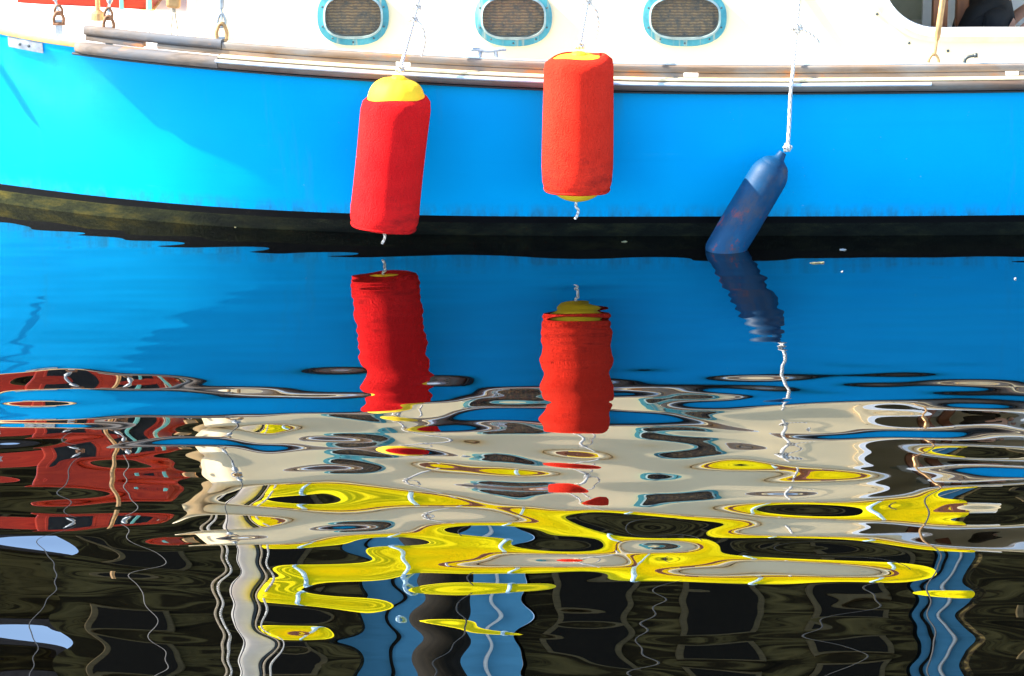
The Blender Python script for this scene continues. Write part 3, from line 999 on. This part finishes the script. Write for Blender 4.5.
for t in (.06, .2, .35, .52, .70, .87):
    x = bx0 + (bx1 - bx0) * t
    hgt = .41 * (1 - .4 * t) + .03
    wd = .16 * (1 - .35 * t) + .012
    z0 = BZ - .085 + .04 * t
    pts = [(x + .02 * math.sin(a * 2), YC + wd * math.sin(a) * (1 - .3 * max(0, math.cos(a))), z0 + hgt * (.5 + .5 * math.cos(a))) for a in np.linspace(0, 2 * math.pi, 25)[:-1]]
    part('sail_tie', tube_bm(bmesh.new(), pts, .011, 6, True), M['tie_blue'], boom)
for t in (.3, .6, .9):
    x = bx0 + (bx1 - bx0) * t
    part('lazy_line', tube_bm(bmesh.new(), [(x, YC - .1, BZ + .1), (MAST_X + .05, YC, 6.2)], .004, 6), M['wire'], boom)

# ------------------------------------------------------------------ fenders
def knot(name, c, r, m, parent, turns=2):
    pts = []
    for i in range(turns * 12):
        a = 2 * math.pi * i / 12
        pts.append((c[0] + r * math.cos(a) * (1 + .2 * math.sin(3 * a)), c[1] + r * .8 * math.sin(a), c[2] + r * .8 * (i / (turns * 12) - .5) * 2.2 + r * .25 * math.sin(2 * a)))
    return tube(name, catmull(pts, 2), r * .42, m, parent, 7)
def cover_fender(name, top_px, bot_px, yc, R, cov, label, cover_top, bottom_gap, line_px, seed, tilt, dome):
    T, B = at(*top_px, yc), at(*bot_px, yc)
    ax = (T - B); Lg = ax.length; ax.normalize()
    root = empty(name, B)
    root.rotation_mode = 'QUATERNION'
    root.rotation_quaternion = Vector((0, 0, 1)).rotation_difference(ax)
    tag(root, label, 'fender', 'fleece covered fenders')
    rr = random.Random(seed)
    ph = [rr.uniform(0, 6.28) for _ in range(6)]
    wob = lambda a, z: .008 * math.sin(2 * a + ph[0] + 3 * z) + .003 * math.sin(5 * a + ph[1] + 9 * z) + .008 * math.sin(9 * z + ph[2])
    # inner yellow buoy
    z0 = -bottom_gap
    prof = [(0.004, z0)] + [(R * .80 * math.sin(t), z0 + (.03 + bottom_gap) * (1 - math.cos(t))) for t in np.linspace(.12, math.pi / 2, 9)]
    zt = Lg
    prof += [(R * .87, zt * .5)] + [(max(.03, R * .84 * math.cos(t) ** .62), zt - dome + (dome - .01) * math.sin(t)) for t in np.linspace(0, math.pi / 2 - .12, 12)]
    prof += [(.030, zt - .006), (.022, zt), (.012, zt + .002)]
    lathe('buoy', prof, M['yellow_vinyl'], root, 40, lambda a, z: (.035 * math.sin(11 * a + ph[3]) * max(0, (z - zt + .09) / .09) if z > zt - .09 else 0))
    # fleece cover: hems drawn in at both ends
    ct = zt - cover_top
    prof = ([(R * .3, .008), (R * .6, .0)] if bottom_gap < .01 else []) + [(R * .80, .012 if bottom_gap > .01 else -.004), (R * .86, -.006), (R * .93, .004), (R * .985, .03), (R * 1.0, .07)]
    for t in np.linspace(.12, .9, 16): prof.append((R * (1.0 + .012 * math.sin(3 * t + ph[4])), ct * t + .03 * (1 - t)))
    e_ = .76 if dome > .06 else .70
    prof += [(R * .995, ct - .045), (R * .965, ct - .020), (R * (e_ + .10), ct - .003), (R * (e_ + .04), ct + .001), (R * e_, ct - .010)]
    lathe('cover', prof, M[cov], root, 64, wob, lambda a, z: tilt * math.cos(a) * max(0, (z - ct * .6) / (ct * .4)) + .004 * math.sin(3 * a + ph[5]) * (z > ct * .9))
    bm = bmesh.new()
    tube_bm(bm, [(R * .91 * (1 + wob(a, 0)) * math.cos(a), R * .91 * (1 + wob(a, 0)) * math.sin(a), .001 + .003 * math.sin(3 * a)) for a in np.linspace(0, 2 * math.pi, 41)[:-1]], .006, 6, True)
    hem = obj('hem', bm, M[cov], root); hem.data.shade_smooth()
    # tail below
    q0 = Vector((0, 0, z0))
    inv = root.rotation_quaternion.inverted()
    pts = [q0 + Vector((0, 0, .01)), q0 + inv @ Vector((-.004, 0, -.02)), q0 + inv @ Vector((.006, -.01, -.035)), q0 + inv @ Vector((.002, -.008, -.055)), q0 + inv @ Vector((-.006, -.004, -.072))]
    tube('rope_tail', catmull(pts, 5), .0055, M['rope_white'], root, 7)
    # line up to the grab rail
    e = inv @ (Vector(line_px) - B)
    s = Vector((0, 0, zt + .015))
    dv = e - s
    rp = tube('rope', [s, s + dv * .25 + inv @ Vector((0, 0, -.004)), s + dv * .6, e], .0072, M['rope_white'], root, 9)
    k1 = s + dv * .10
    rp.parent = root
    for kk in (.02, .30, .37):
        k1 = s + dv * kk
        knot('knot', k1, .0135, M['rope_white'], root)
    f = s + dv * .30
    tube('rope_end', catmull([f, f + inv @ Vector((.035, -.01, -.03)), f + inv @ Vector((.045, -.01, -.09)), f + inv @ Vector((.032, -.01, -.15))], 6), .0045, M['rope_white'], root, 7)
    return root
GR = lambda px, y=0.36, z=1.37: Vector((at(px, -80, y).x, y, z))
cover_fender('red_fender', (399, 76), (383.5, 226), -.20, .139, 'fleece_red', 'deep red fleece fender with exposed yellow top, leaning and nearly touching the water', .085, 0.0, GR(446), 3, .014, .105)
cover_fender('orange_red_fender', (579, 52), (577, 189), -.20, .140, 'fleece_orange', 'orange red fleece fender hanging upright with yellow bottom dome below its hem', .016, .050, GR(606), 8, .006, .056)

# bare blue fender, foot in the water
T, B = at(780, 157, -.13), at(716, 264, -.17)
ax = (T - B); Lg = ax.length; ax.normalize()
bf = empty('blue_fender', B)
bf.rotation_mode = 'QUATERNION'
bf.rotation_quaternion = Vector((0, 0, 1)).rotation_difference(ax)
tag(bf, 'slim scuffed blue fender without cover, slanting with its foot in the water', 'fender')
R = .078
prof = [(.01, -.0)] + [(R * math.sin(t), .06 * (1 - math.cos(t))) for t in np.linspace(.15, math.pi / 2, 8)]
prof += [(R * 1.02, Lg * .4), (R, Lg - .11)] + [(R * math.cos(t) ** .8, Lg - .10 + .085 * math.sin(t)) for t in np.linspace(.1, 1.25, 9)]
lathe('fender_body', prof, M['blue_vinyl'], bf, 40, lambda a, z: .012 * math.sin(2 * a + 5 * z))
lathe('end_cap', [(R * .80, Lg - .047), (R * .74, Lg - .033), (R * .60, Lg - .022), (R * .45, Lg - .015), (.022, Lg - .006), (.018, Lg + .012), (.016, Lg + .022), (.007, Lg + .023)], M['blue_vinyl'], bf, 32)
inv = bf.rotation_quaternion.inverted()
gp = at(787.5, 150, -.13)
path = [gp, at(789, 128, -.105), at(790.5, 95, -.075), at(793, 70, -.04), at(796.5, 30, .12), at(799, 0, .22), GR(806)]
loc_ = [inv @ (p - B) for p in path]
tube('rope', catmull(loc_, 6), .0075, M['rope_white'], bf, 9)
tube('rope', catmull([Vector((0, 0, Lg + .03)), loc_[0], loc_[0] + inv @ Vector((.004, 0, .01))], 4), .007, M['rope_white'], bf, 8)
for py, r_ in ((27, .017), (147, .012)):
    p = at(797 if py < 100 else 788, py, .10 if py < 100 else -.135)
    knot('knot', inv @ (p - B), r_, M['rope_white'], bf, 3)
p = [at(797, 28, .09), at(806, 31, .085), at(815, 37, .085), at(821, 45, .085)]
tube('rope_end', catmull([inv @ (q_ - B) for q_ in p], 6), .0055, M['rope_white'], bf, 8)

# ------------------------------------------------------------------ anchor hung from the bow, left of the view
anc = empty('anchor', (-2.40, .575, .60))
tag(anc, 'galvanised anchor hanging from the bow, throwing its shadow on the blue paint', 'anchor')
tube('shank', [(0, 0, .12), (0, 0, .42)], [.012, .016], M['galvanised'], anc, 10)
tube('crown', catmull([(-.11, 0, .30), (-.06, 0, .40), (0, 0, .43), (.06, 0, .40), (.11, 0, .30)], 5), .013, M['galvanised'], anc, 8)
for s_ in (-1, 1):
    bm = bmesh.new()
    vs = [bm.verts.new(p) for p in ((s_ * .055, -.006, .38), (s_ * .15, -.006, .36), (s_ * .125, -.006, .24), (s_ * .085, -.006, .30), (s_ * .055, .006, .38), (s_ * .15, .006, .36), (s_ * .125, .006, .24), (s_ * .085, .006, .30))]
    for f in ((0, 1, 2, 3), (7, 6, 5, 4), (0, 4, 5, 1), (1, 5, 6, 2), (2, 6, 7, 3), (3, 7, 4, 0)): bm.faces.new([vs[i] for i in f])
    bmesh.ops.recalc_face_normals(bm, faces=list(bm.faces))
    obj('fluke', bm, M['galvanised'], anc)

# ------------------------------------------------------------------ person in the wheelhouse
def build_person():
    o0 = at(979, 20, .84)
    x0, y0 = o0.x, .84
    root = Vector((x0, y0, .375))
    J = {}
    def j(n, co, r, par): J[n] = (Vector(co), r, par)
    j('pelvis', (0, 0, .06), .125, None)
    j('waist', (-.005, 0, .20), .112, 'pelvis')
    j('chest', (.02, 0, .36), .135, 'waist')
    j('upper', (.05, 0, .48), .11, 'chest')
    j('neck', (.075, 0, .575), .052, 'upper')
    j('jaw', (.10, 0, .64), .066, 'neck')
    j('head', (.105, 0, .735), .088, 'jaw')
    j('crown', (.095, 0, .795), .062, 'head')
    for s, n in ((-1, 'n'), (1, 'f')):
        j('sho' + n, (.05, .165 * s, .485), .062, 'upper')
        j('elb' + n, (.02, .215 * s, .26), .045, 'sho' + n)
        j('cuf' + n, (.10, .19 * s, .335), .037, 'elb' + n)
        j('wri' + n, (.20, .15 * s, .43), .026, 'cuf' + n)
        j('pal' + n, (.25, .14 * s, .47), .030, 'wri' + n)
        for k in range(4):
            j(f'fa{k}' + n, (.29, (.14 * s) + (k - 1.5) * .019, .49), .0095, 'pal' + n)
            j(f'fb{k}' + n, (.322 - abs(k - 1.5) * .004, (.14 * s) + (k - 1.5) * .020, .485), .0085, f'fa{k}' + n)
            j(f'fc{k}' + n, (.335 - abs(k - 1.5) * .006, (.14 * s) + (k - 1.5) * .020, .455), .0075, f'fb{k}' + n)
        j('ta' + n, (.255, .14 * s - s * .036, .462), .011, 'pal' + n)
        j('tb' + n, (.29, .14 * s - s * .045, .45), .009, 'ta' + n)
        j('hip' + n, (.02, .095 * s, .03), .092, 'pelvis')
        j('kne' + n, (.42, .11 * s, .02), .062, 'hip' + n)
        j('ank' + n, (.40, .11 * s, -.36), .042, 'kne' + n)
        j('toe' + n, (.55, .12 * s, -.41), .036, 'ank' + n)
    names = list(J)
    idx = {n: i for i, n in enumerate(names)}
    me = bpy.data.meshes.new('person')
    me.from_pydata([J[n][0] for n in names], [(idx[J[n][2]], idx[n]) for n in names if J[n][2]], [])
    o = bpy.data.objects.new('person', me)
    COL.objects.link(o)
    sk = o.modifiers.new('skin', 'SKIN'); sk.use_smooth_shade = True
    sv = me.skin_vertices[0].data
    for n in names:
        sv[idx[n]].radius = (J[n][1], J[n][1] * (1.25 if n in ('chest', 'waist', 'pelvis', 'upper') else 1))
        sv[idx[n]].use_root = n == 'pelvis'
    sb = o.modifiers.new('sub', 'SUBSURF'); sb.levels = 1; sb.render_levels = 1
    dg = bpy.context.evaluated_depsgraph_get()
    m2 = bpy.data.meshes.new_from_object(o.evaluated_get(dg))
    o.modifiers.clear()
    o.data = m2
    for k in ('cloth_black', 'skin', 'trouser'): m2.materials.append(M[k])
    def kind(n):
        if n[:3] in ('wri', 'pal') or n[:2] in ('fa', 'fb', 'fc', 'ta', 'tb') or n in ('neck', 'jaw', 'head', 'crown') or n[:3] == 'cuf': return 1
        if n[:3] in ('kne', 'ank', 'toe', 'hip'): return 2
        return 0
    segs = [(J[J[n][2]][0], J[n][0], kind(n), J[n][1]) for n in names if J[n][2]]
    for f in m2.polygons:
        c_ = f.center; best, bk = 9, 0
        for a, b2, k, r in segs:
            d = b2 - a; t = max(0, min(1, (c_ - a).dot(d) / max(d.length_squared, 1e-9)))
            ds = (c_ - a - d * t).length - r * .6
            if ds < best: best, bk = ds, k
        f.material_index = bk
        f.use_smooth = True
    o.location = root
    tag(o, 'person in black top sitting inside the wheelhouse window with bare forearm', 'person')
    # hair cap and face
    bm = bmesh.new(); bmesh.ops.create_uvsphere(bm, u_segments=20, v_segments=14, radius=1)
    for v in bm.verts: v.co = Vector((v.co.x * .105 - .012, v.co.y * .098, v.co.z * .105))
    bmesh.ops.delete(bm, geom=[v for v in bm.verts if v.co.x > .045 and v.co.z < .05 or v.co.z < -.075], context='VERTS')
    h_ = obj('hair', bm, M['hair_dark'], o, loc=(.098, 0, .742)); h_.data.shade_smooth()
    bm = bmesh.new(); bmesh.ops.create_cone(bm, segments=8, radius1=.017, radius2=.008, depth=.05, cap_ends=True)
    obj('nose', bm, M['skin'], o, loc=(.195, 0, .715), rot=(0, .35, 0)).data.shade_smooth()
    for s in (-1, 1):
        bm = bmesh.new(); bmesh.ops.create_uvsphere(bm, u_segments=10, v_segments=8, radius=.010)
        obj('eye', bm, M['dark_fitting'], o, loc=(.182, .032 * s, .735)).data.shade_smooth()
        bm = bmesh.new(); bmesh.ops.create_uvsphere(bm, u_segments=10, v_segments=8, radius=.026)
        for v in bm.verts: v.co.y *= .35
        obj('ear', bm, M['skin'], o, loc=(.095, .092 * s, .715)).data.shade_smooth()
    bm = box_bm(-.004, .004, -.024, .024, -.005, .005, .003)
    obj('mouth', bm, M['rope_brown'], o, loc=(.178, 0, .665))
build_person()

# ------------------------------------------------------------------ dark timber sheds across the basin, seen in the water
def shed(px0, px1, y, depth, wall_h, label, nx, nz, seed, wall='shed_boards'):
    x0, x1 = at(px0, 300, y).x, at(px1, 300, y).x
    zb = .9
    r = empty('timber_shed', ((x0 + x1) / 2, y, zb))
    tag(r, label, 'shed', 'dark timber sheds')
    w2 = (x1 - x0) / 2
    obj('wall', box_bm(-w2, w2, 0, depth, 0, wall_h), M[wall], r)
    ht = w2 * .9 if w2 < 3 else 2.6
    rv = [(-w2 - .15, -.2, wall_h), (w2 + .15, -.2, wall_h), (0, -.2, wall_h + ht), (-w2 - .15, depth + .2, wall_h), (w2 + .15, depth + .2, wall_h), (0, depth + .2, wall_h + ht)]
    obj('roof', pymesh('roof', rv, [(0, 1, 2), (3, 5, 4), (0, 2, 5, 3), (1, 4, 5, 2), (0, 3, 4, 1)]), M['shed_roof'], r)
    if wall == 'shed_blue':
        for k_ in range(max(1, nx - 1)):
            dx_ = w2 * (.62 if nx > 1 else .1)
            tube('drainpipe', [(dx_, -.05, 0), (dx_, -.05, wall_h)], .022, M['mast_white'], r, 8)
            tube('drainpipe', [(-w2 * .6, -.05, 0), (-w2 * .6, -.05, wall_h)], .022, M['shed_pane'], r, 8)
    wm = pm = None
    rr = random.Random(seed)
    cw = 2 * w2 / nx
    for k in range(nz):
        for i in range(nx):
            wx = -w2 + cw * (i + .5); wz = 1.2 + (wall_h - 1.4) * k / nz
            if wm is None:
                bm = box_bm(-.42, .42, -.06, 0.02, 0, 1.15, .01)
                wo = obj('window', bm, M['shed_frame'], r); wm = wo.data
                po = obj('pane', box_bm(-.35, .35, -.07, -.061, .08, 1.07), M['shed_pane'], wo); pm = po.data
            else:
                wo = obj('window', wm, None, r); po = obj('pane', pm, None, wo)
            wo.location = (wx, 0, wz)
shed(44, 352, 17, 9, 12.5, 'tall narrow dark timber shed behind the bow, mirrored at lower left', 2, 4, 1)
shed(528, 925, 17.6, 9, 12, 'broad dark timber shed behind the cabin, mirrored at bottom centre right', 3, 4, 2)
shed(988, 1700, 17.2, 9, 13, 'dark timber shed behind the stern, mirrored in the lower right corner', 4, 4, 3)
shed(-500, 60, 19, 8, 7.7, 'low dark timber shed behind the bow, mirrored at the far left', 3, 2, 4)
shed(356, 524, 17.5, 8, 12, 'blue painted shed set back between two dark timber neighbours', 2, 0, 5, 'shed_blue')
shed(929, 984, 17.8, 8, 12, 'narrow blue painted shed set back behind the right hand gap', 1, 0, 6, 'shed_blue')
pl = obj('mooring_pile', tube_bm(bmesh.new(), [(at(442, 300, 7).x, 7, -2), (at(441, 300, 7).x, 7, 3), (at(440, 300, 7).x, 7, 6.4)], [.19, .18, .17], 16), M['pile_timber'])
pl.data.shade_smooth()
tag(pl, 'tall tarred timber mooring pile standing in the water behind the boat', 'pile')

# ------------------------------------------------------------------ bits floating on the water
def leaf(px, py, ln, wd, m, label, name, rz):
    p = on_z(px, py)
    bm = bmesh.new()
    n = 10
    vs = []
    for i in range(n):
        a = 2 * math.pi * i / n
        rr = 1 + .25 * math.sin(3 * a + px)
        vs.append((ln * math.cos(a) * rr, wd * math.sin(a) * rr))
    t = [bm.verts.new((x, y, .003 + .002 * math.sin(x * 300))) for x, y in vs]
    b_ = [bm.verts.new((x, y, -.004)) for x, y in vs]
    bm.faces.new(t); bm.faces.new(b_[::-1])
    for i in range(n): bm.faces.new((t[i], b_[i], b_[(i + 1) % n], t[(i + 1) % n]))
    o = obj(name, bm, M[m], None, loc=(p.x, p.y, 0.0), rot=(0, 0, rz))
    tag(o, label, 'leaf' if name == 'floating_leaf' else 'flotsam', 'bits floating on the water')
leaf(624, 242, .012, .006, 'leaf_pale', 'pale yellowish leaf floating by the hull below the orange red fender', 'floating_leaf', .2)
leaf(843, 250, .013, .008, 'foam_white', 'white scrap floating by the hull right of the blue fender', 'floating_scrap', .4)
leaf(236, 227, .010, .008, 'leaf_pale', 'tiny yellow leaf floating under the bow at the weedy waterline', 'floating_leaf', 1.0)
leaf(817, 263, .028, .003, 'leaf_pale', 'thin straw floating just right of the blue fender foot', 'floating_straw', .1)
leaf(842, 272, .004, .004, 'foam_white', 'small white fleck floating below the white scrap', 'floating_scrap', .1)
leaf(1015, 279, .004, .004, 'foam_white', 'small white fleck floating at the right edge of the picture', 'floating_scrap', .6)
